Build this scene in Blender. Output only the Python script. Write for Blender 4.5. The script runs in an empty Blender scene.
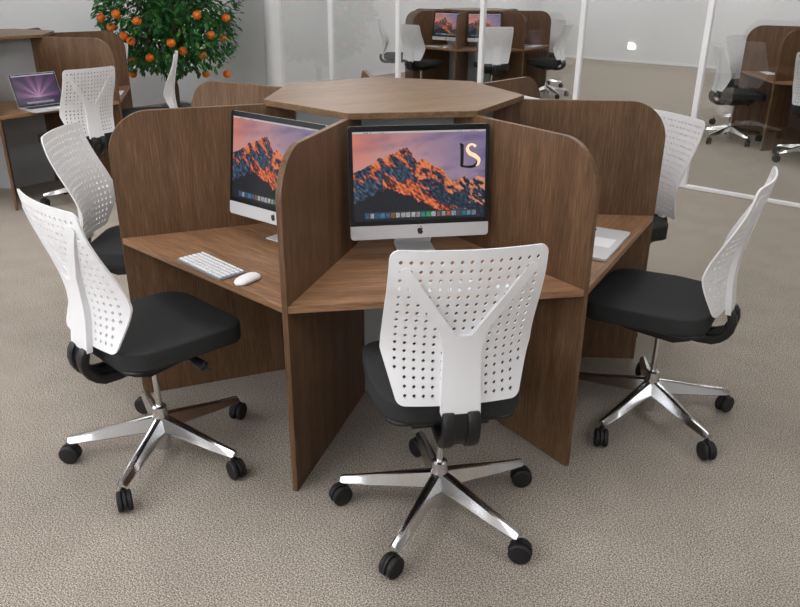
import bpy, bmesh, math, random
from mathutils import Vector, Matrix, noise
from mathutils.geometry import delaunay_2d_cdt

PI = math.pi
TAU = 2 * PI
S = bpy.context.scene
COL = S.collection
random.seed(7)

# ---------------------------------------------------------------- measured layout
POD_R, PANEL_H, TOP_H, TOP_R, PANEL_T = 1.208, 1.251, 1.269, 0.578, 0.021
DESK_H, DESK_T, CORE_R = 0.74, 0.026, 0.45
N = 7
PODS = {'main': (0, 0, 0), 'rear': (2.772, 9.30, -0.0359),
        'right': (5.936, 4.463, -0.0099), 'left': (-2.960, 4.021, -0.1463)}
PA = Vector((3.105, 2.836))            # foot of one partition post
PE = Vector((0.647, -0.762)).normalized()   # along the partition
PN = Vector((0.762, 0.647)).normalized()    # beyond the partition
CEIL = 3.0


def room(s, t):
    v = PA + PE * s + PN * t
    return v.x, v.y


ROOM_ROT = math.atan2(PE.y, PE.x)


def spoke(k):
    return -PI / 2 + (k + 0.5) * TAU / N


def station(k):
    return -PI / 2 + k * TAU / N


# ---------------------------------------------------------------- materials
def s2l(c):
    out = []
    for v in c[:3]:
        v = v / 255.0
        out.append(v / 12.92 if v <= 0.04045 else ((v + 0.055) / 1.055) ** 2.4)
    return tuple(out) + (1.0,)


def new_mat(name):
    m = bpy.data.materials.new(name)
    m.use_nodes = True
    nt = m.node_tree
    b = nt.nodes['Principled BSDF']
    return m, nt, b


def simple(name, rgb, rough=0.5, metal=0.0, spec=0.5, var=0.0, scale=40, bump=0.0):
    m, nt, b = new_mat(name)
    b.inputs['Roughness'].default_value = rough
    b.inputs['Metallic'].default_value = metal
    b.inputs['Specular IOR Level'].default_value = spec
    tc = nt.nodes.new('ShaderNodeTexCoord')
    nz = nt.nodes.new('ShaderNodeTexNoise')
    nz.inputs['Scale'].default_value = scale
    nz.inputs['Detail'].default_value = 3
    nt.links.new(tc.outputs['Object'], nz.inputs['Vector'])
    rp = nt.nodes.new('ShaderNodeValToRGB')
    base = s2l(rgb)
    rp.color_ramp.elements[0].position = 0.3
    rp.color_ramp.elements[1].position = 0.7
    rp.color_ramp.elements[0].color = tuple(c * (1 - var) for c in base[:3]) + (1,)
    rp.color_ramp.elements[1].color = tuple(min(1, c * (1 + var)) for c in base[:3]) + (1,)
    nt.links.new(nz.outputs['Fac'], rp.inputs['Fac'])
    nt.links.new(rp.outputs['Color'], b.inputs['Base Color'])
    if bump:
        bp = nt.nodes.new('ShaderNodeBump')
        bp.inputs['Strength'].default_value = bump
        bp.inputs['Distance'].default_value = 0.002
        nt.links.new(nz.outputs['Fac'], bp.inputs['Height'])
        nt.links.new(bp.outputs['Normal'], b.inputs['Normal'])
    return m


def wood(name, stretch, dark, mid, light, rough=0.45, streak=1.0):
    """fine-grained veneer; `stretch` scales object coordinates (small = along the grain)"""
    m, nt, b = new_mat(name)
    L = nt.links
    tc = nt.nodes.new('ShaderNodeTexCoord')
    oi = nt.nodes.new('ShaderNodeObjectInfo')
    off = nt.nodes.new('ShaderNodeVectorMath')
    off.operation = 'MULTIPLY_ADD'
    comb = nt.nodes.new('ShaderNodeCombineXYZ')
    L.new(oi.outputs['Random'], comb.inputs[0])
    L.new(oi.outputs['Random'], comb.inputs[1])
    L.new(oi.outputs['Random'], comb.inputs[2])
    off.inputs[1].default_value = (7, 5, 3)
    L.new(comb.outputs[0], off.inputs[0])
    L.new(tc.outputs['Object'], off.inputs[2])
    mp = nt.nodes.new('ShaderNodeMapping')
    mp.inputs['Scale'].default_value = stretch
    L.new(off.outputs[0], mp.inputs['Vector'])
    n1 = nt.nodes.new('ShaderNodeTexNoise')
    n1.inputs['Scale'].default_value = 5.0
    n1.inputs['Detail'].default_value = 4
    n1.inputs['Distortion'].default_value = 0.6
    L.new(mp.outputs[0], n1.inputs['Vector'])
    n2 = nt.nodes.new('ShaderNodeTexNoise')
    n2.inputs['Scale'].default_value = 42.0
    n2.inputs['Detail'].default_value = 5
    n2.inputs['Roughness'].default_value = 0.65
    L.new(mp.outputs[0], n2.inputs['Vector'])
    mx = nt.nodes.new('ShaderNodeMath')
    mx.operation = 'MULTIPLY_ADD'
    mx.inputs[1].default_value = 0.36 * streak
    L.new(n1.outputs['Fac'], mx.inputs[0])
    m2 = nt.nodes.new('ShaderNodeMath')
    m2.operation = 'MULTIPLY'
    m2.inputs[1].default_value = 0.64
    L.new(n2.outputs['Fac'], m2.inputs[0])
    L.new(m2.outputs[0], mx.inputs[2])
    rp = nt.nodes.new('ShaderNodeValToRGB')
    e = rp.color_ramp.elements
    e[0].position, e[0].color = 0.34, s2l(dark)
    e[1].position, e[1].color = 0.66, s2l(light)
    c = e.new(0.5)
    c.color = s2l(mid)
    L.new(mx.outputs[0], rp.inputs['Fac'])
    L.new(rp.outputs['Color'], b.inputs['Base Color'])
    b.inputs['Roughness'].default_value = rough
    b.inputs['Specular IOR Level'].default_value = 0.35
    bp = nt.nodes.new('ShaderNodeBump')
    bp.inputs['Strength'].default_value = 0.12
    bp.inputs['Distance'].default_value = 0.001
    L.new(n2.outputs['Fac'], bp.inputs['Height'])
    L.new(bp.outputs['Normal'], b.inputs['Normal'])
    return m


def carpet_mat():
    m, nt, b = new_mat('carpet')
    L = nt.links
    tc = nt.nodes.new('ShaderNodeTexCoord')
    n1 = nt.nodes.new('ShaderNodeTexNoise')
    n1.inputs['Scale'].default_value = 200
    n1.inputs['Detail'].default_value = 3
    n1.inputs['Roughness'].default_value = 0.7
    L.new(tc.outputs['Object'], n1.inputs['Vector'])
    n2 = nt.nodes.new('ShaderNodeTexNoise')
    n2.inputs['Scale'].default_value = 6
    n2.inputs['Detail'].default_value = 3
    L.new(tc.outputs['Object'], n2.inputs['Vector'])
    rp = nt.nodes.new('ShaderNodeValToRGB')
    e = rp.color_ramp.elements
    e[0].position, e[0].color = 0.37, s2l((88, 80, 72))
    e[1].position, e[1].color = 0.65, s2l((220, 211, 199))
    c = e.new(0.5)
    c.color = s2l((156, 147, 135))
    L.new(n1.outputs['Fac'], rp.inputs['Fac'])
    mx = nt.nodes.new('ShaderNodeMix')
    mx.data_type = 'RGBA'
    mx.blend_type = 'MULTIPLY'
    mx.inputs['Factor'].default_value = 0.35
    L.new(rp.outputs['Color'], mx.inputs['A'])
    r2 = nt.nodes.new('ShaderNodeValToRGB')
    r2.color_ramp.elements[0].position = 0.35
    r2.color_ramp.elements[0].color = (0.75, 0.75, 0.75, 1)
    r2.color_ramp.elements[1].position = 0.65
    L.new(n2.outputs['Fac'], r2.inputs['Fac'])
    L.new(r2.outputs['Color'], mx.inputs['B'])
    L.new(mx.outputs['Result'], b.inputs['Base Color'])
    b.inputs['Roughness'].default_value = 0.95
    b.inputs['Specular IOR Level'].default_value = 0.1
    bp = nt.nodes.new('ShaderNodeBump')
    bp.inputs['Strength'].default_value = 0.6
    bp.inputs['Distance'].default_value = 0.004
    L.new(n1.outputs['Fac'], bp.inputs['Height'])
    L.new(bp.outputs['Normal'], b.inputs['Normal'])
    return m


def glass_mat():
    m = bpy.data.materials.new('clear_glass')
    m.use_nodes = True
    nt = m.node_tree
    nt.nodes.clear()
    L = nt.links
    out = nt.nodes.new('ShaderNodeOutputMaterial')
    tr = nt.nodes.new('ShaderNodeBsdfTransparent')
    tr.inputs['Color'].default_value = (0.97, 0.98, 0.98, 1)
    gl = nt.nodes.new('ShaderNodeBsdfGlossy')
    gl.inputs['Roughness'].default_value = 0.0
    geo = nt.nodes.new('ShaderNodeNewGeometry')
    ior = nt.nodes.new('ShaderNodeMix')
    ior.data_type = 'FLOAT'
    ior.inputs['A'].default_value = 1.75
    ior.inputs['B'].default_value = 1 / 1.75
    L.new(geo.outputs['Backfacing'], ior.inputs['Factor'])
    fr = nt.nodes.new('ShaderNodeFresnel')
    L.new(ior.outputs['Result'], fr.inputs['IOR'])
    mx = nt.nodes.new('ShaderNodeMixShader')
    L.new(fr.outputs[0], mx.inputs[0])
    L.new(tr.outputs[0], mx.inputs[1])
    L.new(gl.outputs[0], mx.inputs[2])
    L.new(mx.outputs[0], out.inputs['Surface'])
    return m


def emit_mat(name, rgb, strength):
    m, nt, b = new_mat(name)
    b.inputs['Base Color'].default_value = s2l(rgb)
    b.inputs['Emission Color'].default_value = s2l(rgb)
    b.inputs['Emission Strength'].default_value = strength
    return m


def screen_mat(name, strength):
    m, nt, b = new_mat(name)
    at = nt.nodes.new('ShaderNodeAttribute')
    at.attribute_name = 'picture'
    b.inputs['Base Color'].default_value = (0.005, 0.005, 0.006, 1)
    b.inputs['Roughness'].default_value = 0.18
    b.inputs['Specular IOR Level'].default_value = 0.25
    nt.links.new(at.outputs['Color'], b.inputs['Emission Color'])
    b.inputs['Emission Strength'].default_value = strength
    return m


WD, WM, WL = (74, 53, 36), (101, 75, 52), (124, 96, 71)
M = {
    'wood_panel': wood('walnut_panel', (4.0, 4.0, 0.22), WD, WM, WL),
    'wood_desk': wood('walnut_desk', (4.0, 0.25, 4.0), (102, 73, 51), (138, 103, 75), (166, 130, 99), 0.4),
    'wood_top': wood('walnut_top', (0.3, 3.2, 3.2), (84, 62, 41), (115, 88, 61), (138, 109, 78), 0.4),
    'core': simple('grey_laminate', (158, 160, 160), 0.5),
    'carpet': carpet_mat(),
    'wall': simple('wall_paint', (226, 227, 227), 0.85, spec=0.15, var=0.015, scale=3),
    'ceiling': simple('ceiling_paint', (238, 238, 238), 0.9, spec=0.1),
    'white_metal': simple('white_powder_coat', (236, 236, 236), 0.4),
    'glass': glass_mat(),
    'white_plastic': simple('white_plastic', (229, 229, 230), 0.38, spec=0.4),
    'fabric': simple('black_fabric', (48, 49, 49), 0.9, spec=0.2, var=0.12, scale=260, bump=0.25),
    'black': simple('black_plastic', (22, 22, 23), 0.42, spec=0.45),
    'wheel': simple('black_rubber', (26, 26, 27), 0.6, spec=0.4),
    'chrome': simple('chrome', (214, 214, 214), 0.2, metal=1.0),
    'alu': simple('brushed_aluminium', (206, 207, 208), 0.45, metal=0.15),
    'stand': simple('satin_aluminium', (226, 227, 228), 0.5),
    'bezel': simple('black_bezel', (20, 21, 23), 0.25, spec=0.4),
    'key': simple('key_white', (238, 239, 240), 0.5),
    'keybase': simple('keyboard_base', (132, 138, 145), 0.4, metal=0.2),
    'mark': simple('dark_mark', (26, 26, 28), 0.4),
    'cream': emit_mat('cream_letter', (246, 205, 165), 0.35),
    'letter': simple('black_letter', (6, 6, 14), 0.4),
    'screen': screen_mat('lit_screen', 0.50),
    'leaf': None,
    'orange': simple('orange_peel', (240, 118, 24), 0.45, var=0.12, scale=120, bump=0.3),
    'bark': simple('bark', (86, 70, 54), 0.85, var=0.3, scale=30, bump=0.5),
    'pot': simple('planter_glaze', (120, 120, 118), 0.5),
    'soil': simple('soil', (52, 40, 32), 0.95, var=0.3, scale=60),
    'diffuser': emit_mat('light_diffuser', (253, 252, 253), 4.3),
    'fill_light': emit_mat('fill_pane', (246, 248, 255), 2.3),  # emission of the added fill band behind the camera
    'white_glow': emit_mat('glowing_white', (255, 255, 255), 1.2),  # emissive white of the small block on the far wall
}


def leaf_mat():
    m, nt, b = new_mat('leaf_green')
    L = nt.links
    geo = nt.nodes.new('ShaderNodeNewGeometry')
    rp = nt.nodes.new('ShaderNodeValToRGB')
    e = rp.color_ramp.elements
    e[0].position, e[0].color = 0.0, s2l((22, 78, 34))
    e[1].position, e[1].color = 1.0, s2l((92, 142, 54))
    c = e.new(0.75)
    c.color = s2l((36, 106, 46))
    L.new(geo.outputs['Random Per Island'], rp.inputs['Fac'])
    L.new(rp.outputs['Color'], b.inputs['Base Color'])
    b.inputs['Roughness'].default_value = 0.45
    return m


M['leaf'] = leaf_mat()


# ---------------------------------------------------------------- mesh helpers
def obj(name, bm, mat, parent=None, smooth=False, loc=None, rot=None, angle=None):
    me = bpy.data.meshes.new(name)
    bmesh.ops.recalc_face_normals(bm, faces=bm.faces[:])
    bm.to_mesh(me)
    bm.free()
    me.materials.append(mat)
    if smooth:
        for p in me.polygons:
            p.use_smooth = True
        if angle is not None:
            try:
                me.set_sharp_from_angle(angle=angle)
            except Exception:
                pass
    o = bpy.data.objects.new(name, me)
    COL.objects.link(o)
    if parent:
        o.parent = parent
    if loc is not None:
        o.location = loc
    if rot is not None:
        o.rotation_euler = rot
    return o


def empty(name, loc=(0, 0, 0), rz=0.0):
    o = bpy.data.objects.new(name, None)
    o.empty_display_size = 0.1
    COL.objects.link(o)
    o.location = loc
    o.rotation_euler = (0, 0, rz)
    return o


def tag(o, label=None, cat=None, group=None, kind=None):
    if label:
        o['label'] = label
    if cat:
        o['category'] = cat
    if group:
        o['group'] = group
    if kind:
        o['kind'] = kind
    return o


def copy_tree(o, parent=None):
    c = o.copy()
    COL.objects.link(c)
    if parent:
        c.parent = parent
    for ch in list(o.children):
        copy_tree(ch, c)
    return c


def bm_merge(bm, other, mat4=None):
    me = bpy.data.meshes.new('tmp')
    other.to_mesh(me)
    other.free()
    if mat4 is not None:
        me.transform(mat4)
    bm.from_mesh(me)
    bpy.data.meshes.remove(me)


def box(bm, c, d, bevel=0.0, seg=2, rot=None):
    b = bmesh.new()
    bmesh.ops.create_cube(b, size=1.0)
    for v in b.verts:
        v.co = Vector((v.co.x * d[0], v.co.y * d[1], v.co.z * d[2]))
    if bevel:
        bmesh.ops.bevel(b, geom=b.edges[:], offset=bevel, segments=seg, affect='EDGES', profile=0.5)
    m = Matrix.Translation(c)
    if rot is not None:
        m = m @ rot
    bm_merge(bm, b, m)


def prism(bm, pts, axis, a, b, bevel=0.0, seg=2):
    """extrude a 2D polygon. axis 'z': pts are (x,y); 'y': pts (x,z); 'x': pts (y,z)"""
    t = bmesh.new()

    def mk(p, h):
        if axis == 'z':
            return (p[0], p[1], h)
        if axis == 'y':
            return (p[0], h, p[1])
        return (h, p[0], p[1])
    lo = [t.verts.new(mk(p, a)) for p in pts]
    hi = [t.verts.new(mk(p, b)) for p in pts]
    n = len(pts)
    t.faces.new(lo)
    t.faces.new(hi)
    for i in range(n):
        t.faces.new((lo[i], lo[(i + 1) % n], hi[(i + 1) % n], hi[i]))
    bmesh.ops.recalc_face_normals(t, faces=t.faces[:])
    if bevel:
        caps = [e for e in t.edges if abs(mk_h(e.verts[0].co, axis) - mk_h(e.verts[1].co, axis)) < 1e-7]
        bmesh.ops.bevel(t, geom=caps, offset=bevel, segments=seg, affect='EDGES', profile=0.5)
    bm_merge(bm, t)


def mk_h(co, axis):
    return co.z if axis == 'z' else (co.y if axis == 'y' else co.x)


def lathe(bm, prof, seg=24, mat4=None):
    """prof: list of (r, z)"""
    t = bmesh.new()
    rings = []
    for r, z in prof:
        if r < 1e-6:
            rings.append([t.verts.new((0, 0, z))])
        else:
            rings.append([t.verts.new((r * math.cos(i * TAU / seg), r * math.sin(i * TAU / seg), z)) for i in range(seg)])
    for A, B in zip(rings, rings[1:]):
        for i in range(seg):
            j = (i + 1) % seg
            if len(A) == 1 and len(B) == 1:
                continue
            if len(A) == 1:
                t.faces.new((A[0], B[j], B[i]))
            elif len(B) == 1:
                t.faces.new((A[i], A[j], B[0]))
            else:
                t.faces.new((A[i], A[j], B[j], B[i]))
    if len(rings[0]) > 1:
        t.faces.new(rings[0][::-1])
    if len(rings[-1]) > 1:
        t.faces.new(rings[-1])
    bm_merge(bm, t, mat4)


def loft(bm, sections):
    """sections: list of closed rings (same count); caps both ends"""
    t = bmesh.new()
    R = [[t.verts.new(p) for p in s] for s in sections]
    n = len(R[0])
    for A, B in zip(R, R[1:]):
        for i in range(n):
            j = (i + 1) % n
            t.faces.new((A[i], A[j], B[j], B[i]))
    t.faces.new(R[0][::-1])
    t.faces.new(R[-1])
    bm_merge(bm, t)


def tube(bm, pts, rad, seg=8):
    secs = []
    pts = [Vector(p) for p in pts]
    for i, p in enumerate(pts):
        d = (pts[min(i + 1, len(pts) - 1)] - pts[max(i - 1, 0)]).normalized()
        up = Vector((0, 0, 1)) if abs(d.z) < 0.9 else Vector((1, 0, 0))
        a = d.cross(up).normalized()
        b = a.cross(d)
        r = rad[i] if isinstance(rad, (list, tuple)) else rad
        secs.append([p + (a * math.cos(k * TAU / seg) + b * math.sin(k * TAU / seg)) * r for k in range(seg)])
    loft(bm, secs)


def interp(tab, x):
    if x <= tab[0][0]:
        return tab[0][1]
    for (a, va), (b, vb) in zip(tab, tab[1:]):
        if x <= b:
            t = (x - a) / (b - a)
            return va + (vb - va) * t
    return tab[-1][1]


def smooth_interp(tab, x):
    h = 0.03
    return sum(interp(tab, x + d * h) * w for d, w in ((-1, .25), (0, .5), (1, .25)))


def rounded_poly(pts, radii, seg=6):
    out = []
    n = len(pts)
    for i in range(n):
        p = Vector(pts[i])
        a = (Vector(pts[i - 1]) - p)
        b = (Vector(pts[(i + 1) % n]) - p)
        r = radii[i] if isinstance(radii, (list, tuple)) else radii
        if r <= 0:
            out.append(tuple(p))
            continue
        an, bn = a.normalized(), b.normalized()
        ang = an.angle(bn)
        d = min(r / math.tan(ang / 2), a.length * .49, b.length * .49)
        rr = d * math.tan(ang / 2)
        c = p + (an + bn).normalized() * (rr / math.sin(ang / 2))
        s, e = p + an * d - c, p + bn * d - c
        a0 = math.atan2(s.y, s.x)
        a1 = math.atan2(e.y, e.x)
        da = (a1 - a0 + PI) % TAU - PI
        for k in range(seg + 1):
            t = a0 + da * k / seg
            out.append((c.x + rr * math.cos(t), c.y + rr * math.sin(t)))
    return out


# ---------------------------------------------------------------- office chair
OUTLINE = rounded_poly([(-.184, .577), (.184, .577), (.228, .744), (.216, 1.088), (-.216, 1.088), (-.228, .744)],
                       [.03, .03, .05, .028, .028, .05], 6)
CENTRE = [(.55, -.252), (.62, -.243), (.70, -.236), (.78, -.243), (.86, -.264), (.94, -.292), (1.02, -.315), (1.10, -.328)]
WRAP = [(.56, .022), (.65, .050), (.73, .066), (.80, .058), (.90, .042), (1.0, .030), (1.09, .030)]


def shell_y(x, z):
    return smooth_interp(CENTRE, z) + smooth_interp(WRAP, z) * (abs(x) / .22) ** 2


def inside(poly, x, y):
    c = False
    n = len(poly)
    j = n - 1
    for i in range(n):
        xi, yi = poly[i]
        xj, yj = poly[j]
        if (yi > y) != (yj > y) and x < (xj - xi) * (y - yi) / (yj - yi) + xi:
            c = not c
        j = i
    return c


def dist_poly(poly, x, y):
    p = Vector((x, y))
    best = 9
    for i in range(len(poly)):
        a, b = Vector(poly[i - 1]), Vector(poly[i])
        d = b - a
        t = max(0, min(1, (p - a).dot(d) / max(d.length_squared, 1e-12)))
        best = min(best, (a + d * t - p).length)
    return best


YPOLY = rounded_poly([(-.060, .553), (.060, .553), (.056, .76), (.072, .835), (.196, 1.028), (.168, 1.040), (.036, .835), (.024, .812),
                      (-.024, .812), (-.036, .835), (-.168, 1.040), (-.196, 1.028), (-.072, .835), (-.056, .76)],
                     [.004, .004, .05, .08, .01, .01, .05, .02, .02, .05, .01, .01, .08, .05], 5)


def shell_mesh():
    verts, edges = [], []
    outl = []
    n = len(OUTLINE)
    for i in range(n):                       # resample long edges
        a, b = Vector(OUTLINE[i]), Vector(OUTLINE[(i + 1) % n])
        k = max(1, int((b - a).length / .025))
        for q in range(k):
            outl.append(tuple(a.lerp(b, q / k)))
    base = len(verts)
    verts += [Vector(p) for p in outl]
    edges += [(base + i, base + (i + 1) % len(outl)) for i in range(len(outl))]
    holes = []
    px, pz = .0268, .0278
    for r in range(17):
        for c in range(-8, 9):
            x, z = c * px, 1.052 - r * pz
            if not inside(OUTLINE, x, z) or dist_poly(OUTLINE, x, z) < .022:
                continue
            holes.append((x, z))
    loops = []
    for (x, z) in holes:
        b0 = len(verts)
        for k in range(8):
            a = k * TAU / 8
            rx = .0062 if k % 2 == 0 else .0051
            verts.append(Vector((x + rx * math.cos(a), z + rx * 1.2 * math.sin(a))))
        edges += [(b0 + k, b0 + (k + 1) % 8) for k in range(8)]
        loops.append((x, z))
    # extra lattice points between the holes keep the curve smooth
    for r in range(36):
        for c in range(-17, 18):
            x, z = (c + .5) * px / 2 * 1.0, 1.052 - (r - 1) * pz / 2 + pz / 4
            if not inside(OUTLINE, x, z) or dist_poly(OUTLINE, x, z) < .006:
                continue
            if any(abs(x - h[0]) < .0085 and abs(z - h[1]) < .0095 for h in holes):
                continue
            if (r + c) % 2:
                continue
            verts.append(Vector((x, z)))
    V, E, F, *_ = delaunay_2d_cdt(verts, edges, [], 1, 1e-7)
    bm = bmesh.new()
    bv = [bm.verts.new((v.x, shell_y(v.x, v.y) + .0035, v.y)) for v in V]
    bk = [bm.verts.new((v.x, shell_y(v.x, v.y) - .0035, v.y)) for v in V]
    cnt = {}
    for f in F:
        cx = sum(V[i].x for i in f) / len(f)
        cz = sum(V[i].y for i in f) / len(f)
        if any(((cx - h[0]) / .0058) ** 2 + ((cz - h[1]) / .0070) ** 2 < .7 for h in holes):
            continue
        if not inside(OUTLINE, cx, cz):
            continue
        bm.faces.new([bv[i] for i in f])
        bm.faces.new([bk[i] for i in f][::-1])
        for a, b in zip(f, list(f[1:]) + [f[0]]):
            cnt.setdefault((min(a, b), max(a, b)), []).append((a, b))
    for l in cnt.values():
        if len(l) == 1:
            a, b = l[0]
            bm.faces.new((bv[b], bv[a], bk[a], bk[b]))
    for v in [v for v in bm.verts if not v.link_faces]:
        bm.verts.remove(v)
    return bm


def spine_mesh():
    """Y shaped support: thick at the stem, melting into the shell at the arm ends"""
    n = len(YPOLY)
    outl = []
    for i in range(n):
        a, b = Vector(YPOLY[i]), Vector(YPOLY[(i + 1) % n])
        k = max(1, int((b - a).length / .02))
        for q in range(k):
            outl.append(a.lerp(b, q / k))
    verts = list(outl)
    m = len(outl)
    edges = [(i, (i + 1) % m) for i in range(m)]
    P = [tuple(v) for v in outl]
    for zi in range(30):
        for xi in range(-10, 11):
            x, z = xi * .02, .56 + zi * .018
            if inside(P, x, z) and dist_poly(P, x, z) > .008:
                verts.append(Vector((x, z)))
    V, E, F, *_ = delaunay_2d_cdt(verts, edges, [], 1, 1e-7)
    bm = bmesh.new()

    def depth(x, z):
        return interp([(.55, .021), (.70, .022), (.84, .016), (.94, .010), (1.03, .004), (1.05, .003)], z)
    back, front = [], []
    for v in V:
        y0 = shell_y(v.x, v.y)
        back.append(bm.verts.new((v.x, y0 - .0034 - depth(v.x, v.y), v.y)))
        front.append(bm.verts.new((v.x, y0 - .0034, v.y)))
    cnt = {}
    for f in F:
        cx = sum(V[i].x for i in f) / len(f)
        cz = sum(V[i].y for i in f) / len(f)
        if not inside(P, cx, cz):
            continue
        bm.faces.new([back[i] for i in f])
        bm.faces.new([front[i] for i in f][::-1])
        for a, b in zip(f, list(f[1:]) + [f[0]]):
            key = (min(a, b), max(a, b))
            cnt.setdefault(key, []).append((a, b))
    for key, l in cnt.items():
        if len(l) == 1:
            a, b = l[0]
            bm.faces.new((back[a], front[a], front[b], back[b]))
    for v in [v for v in bm.verts if not v.link_faces]:
        bm.verts.remove(v)
    return bm


def seat_mesh():
    bm = bmesh.new()
    pts = rounded_poly([(-.212, -.214), (.212, -.214), (.243, -.02), (.238, .265), (-.238, .265), (-.243, -.02)],
                       [.15, .15, .25, .085, .085, .25], 8)
    t = bmesh.new()
    zs = [(.95, .492), (.985, .491), (.997, .496), (1.0, .503), (1.002, .550), (.998, .557), (.988, .5605), (.96, .5625), (.8, .565), (.45, .567)]
    rings = []
    for s, z in zs:
        ring = []
        for x, y in pts:
            dip = -.014 * max(0, (y - .05) / .215) ** 2
            cx, cy = 0, .02
            ring.append(t.verts.new((cx + (x - cx) * s, cy + (y - cy) * s, z + dip)))
        rings.append(ring)
    n = len(pts)
    for A, B in zip(rings, rings[1:]):
        for i in range(n):
            t.faces.new((A[i], A[(i + 1) % n], B[(i + 1) % n], B[i]))
    t.faces.new(rings[0][::-1])
    t.faces.new(rings[-1])
    bm_merge(bm, t)
    return bm


def bracket_mesh():
    bm = bmesh.new()
    # curled carrier seen from the side (y, z): two lobed ribs and a web between them
    prof = [(-.252, .566), (-.280, .566), (-.294, .545), (-.300, .515), (-.295, .482), (-.281, .455), (-.256, .431), (-.225, .415),
            (-.17, .412), (-.08, .420), (.02, .428), (.02, .462), (-.08, .458), (-.17, .450), (-.215, .453), (-.245, .466),
            (-.262, .490), (-.267, .515), (-.260, .545)]
    for s in (-1, 1):
        a, b = sorted((s * .018, s * .058))
        prism(bm, prof, 'x', a, b, .008, 2)
    web = [(-.250, .560), (-.276, .560), (-.288, .520), (-.284, .482), (-.262, .447), (-.225, .425), (-.10, .428), (-.10, .452),
           (-.20, .446), (-.246, .468), (-.262, .515)]
    prism(bm, web, 'x', -.022, .022)
    return bm


def mechanism_mesh():
    bm = bmesh.new()
    prof = rounded_poly([(-.165, .492), (.175, .492), (.16, .452), (.10, .428), (-.09, .410), (-.155, .435)], .012, 3)
    prism(bm, prof, 'x', -.125, .125, .006, 2)
    prism(bm, rounded_poly([(-.21, -.205), (.21, -.205), (.21, .235), (-.21, .235)], .06, 5), 'z', .477, .4915, .004, 1)
    return bm


def lever_mesh():
    bm = bmesh.new()
    tube(bm, [(.08, .03, .462), (.16, .045, .456), (.20, .05, .452)], [.011, .010, .012], 10)
    tube(bm, [(.195, .05, .452), (.245, .058, .444), (.252, .06, .443)], [.018, .019, .010], 12)
    tube(bm, [(.235, .057, .446), (.275, .062, .440)], [.008, .004], 8)
    return bm


def base_leg_mesh():
    bm = bmesh.new()
    secs = []
    for r, zt, h, w in ((.018, .178, .058, .029), (.06, .171, .056, .029), (.14, .154, .047, .026), (.24, .132, .036, .023),
                        (.340, .114, .024, .020), (.350, .110, .016, .018)):
        zb = zt - h
        hw, tw = w, w * .42
        ring = [(r, -hw, zb + .004), (r, -hw * .96, zb), (r, hw * .96, zb), (r, hw, zb + .004), (r, tw * 1.25, zt - .004), (r, tw * .6, zt), (r, -tw * .6, zt), (r, -tw * 1.25, zt - .004)]
        secs.append(ring)
    loft(bm, secs)
    return bm


def caster_mesh():
    bm = bmesh.new()
    # caster axle trails the stem a little; wheels turn about local y
    R = .0375
    for s in (-1, 1):
        m = Matrix.Translation((.012, s * .016, R)) @ Matrix.Rotation(PI / 2, 4, 'X')
        lathe(bm, [(0, -.0105), (.020, -.0105), (.033, -.0095), (R, -.005), (R, .005), (.033, .0095), (.020, .0105), (0, .0105)], 20, m)
    # hood between and over the wheels
    hood = []
    for k in range(13):
        a = math.radians(-20 + 200 * k / 12)
        hood.append((.012 + .0398 * math.cos(a), R + .0398 * math.sin(a)))
    hood += [(-.010, .028), (.02, .026)]
    prism(bm, hood, 'y', -.005, .005)
    tube(bm, [(0, 0, .052), (0, 0, .078)], .011, 12)
    tube(bm, [(0, 0, .068), (0, 0, .092)], .006, 10)
    return bm


CASTER_TURN = [15, 30, -25, 20, -35]


UP, FWD = .007, .012


def make_chair():
    root = empty('office_chair')
    tag(root, 'chair', 'chair', 'white-backed swivel chairs around the desk pods')
    seat = obj('seat', seat_mesh(), M['fabric'], root, True, angle=math.radians(50))
    tag(seat, 'black upholstered seat cushion')
    sh = obj('backrest', shell_mesh(), M['white_plastic'], root, True, angle=math.radians(40))
    tag(sh, 'white perforated backrest shell')
    obj('back_support', spine_mesh(), M['white_plastic'], root, True, angle=math.radians(40))
    tag(obj('back_bracket', bracket_mesh(), M['black'], root, True, angle=math.radians(40)), 'curled black bracket')
    obj('seat_mechanism', mechanism_mesh(), M['black'], root)
    lv = obj('lever', lever_mesh(), M['black'], root, True, angle=math.radians(40))
    col = bmesh.new()
    lathe(col, [(.012, .16), (.012, .40), (.020, .405), (.022, .44)], 20)
    tag(obj('gas_lift', col, M['chrome'], root, True, angle=math.radians(40)), 'chrome gas lift column')
    hub = bmesh.new()
    lathe(hub, [(0, .030), (.027, .030), (.030, .034), (.030, .112), (.033, .12), (.033, .165), (.029, .190), (.027, .214), (.020, .220), (.012, .220)], 24)
    tag(obj('hub', hub, M['chrome'], root, True, angle=math.radians(35)), 'chrome hub')
    for o in root.children:
        if o.name.split('.')[0] not in ('gas_lift', 'hub'):
            o.location.z = UP if o.name.split('.')[0] in ('seat', 'seat_mechanism', 'lever') else .001
            o.location.y = FWD
    leg_bm, cas_bm = base_leg_mesh(), caster_mesh()
    leg0 = obj('leg', leg_bm, M['chrome'], root, True, angle=math.radians(30))
    cas0 = obj('caster', cas_bm, M['wheel'], leg0, True, angle=math.radians(40))
    cas0.location = (.341, 0, 0)
    tag(cas0, 'black twin-wheel caster')
    for i in range(5):
        if i == 0:
            l, c = leg0, cas0
        else:
            l = leg0.copy()
            COL.objects.link(l)
            l.parent = root
            c = cas0.copy()
            COL.objects.link(c)
            c.parent = l
        l.rotation_euler = (0, 0, PI / 2 + i * TAU / 5)
        c.rotation_euler = (0, 0, math.radians(CASTER_TURN[i] + 10))
    return root


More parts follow.
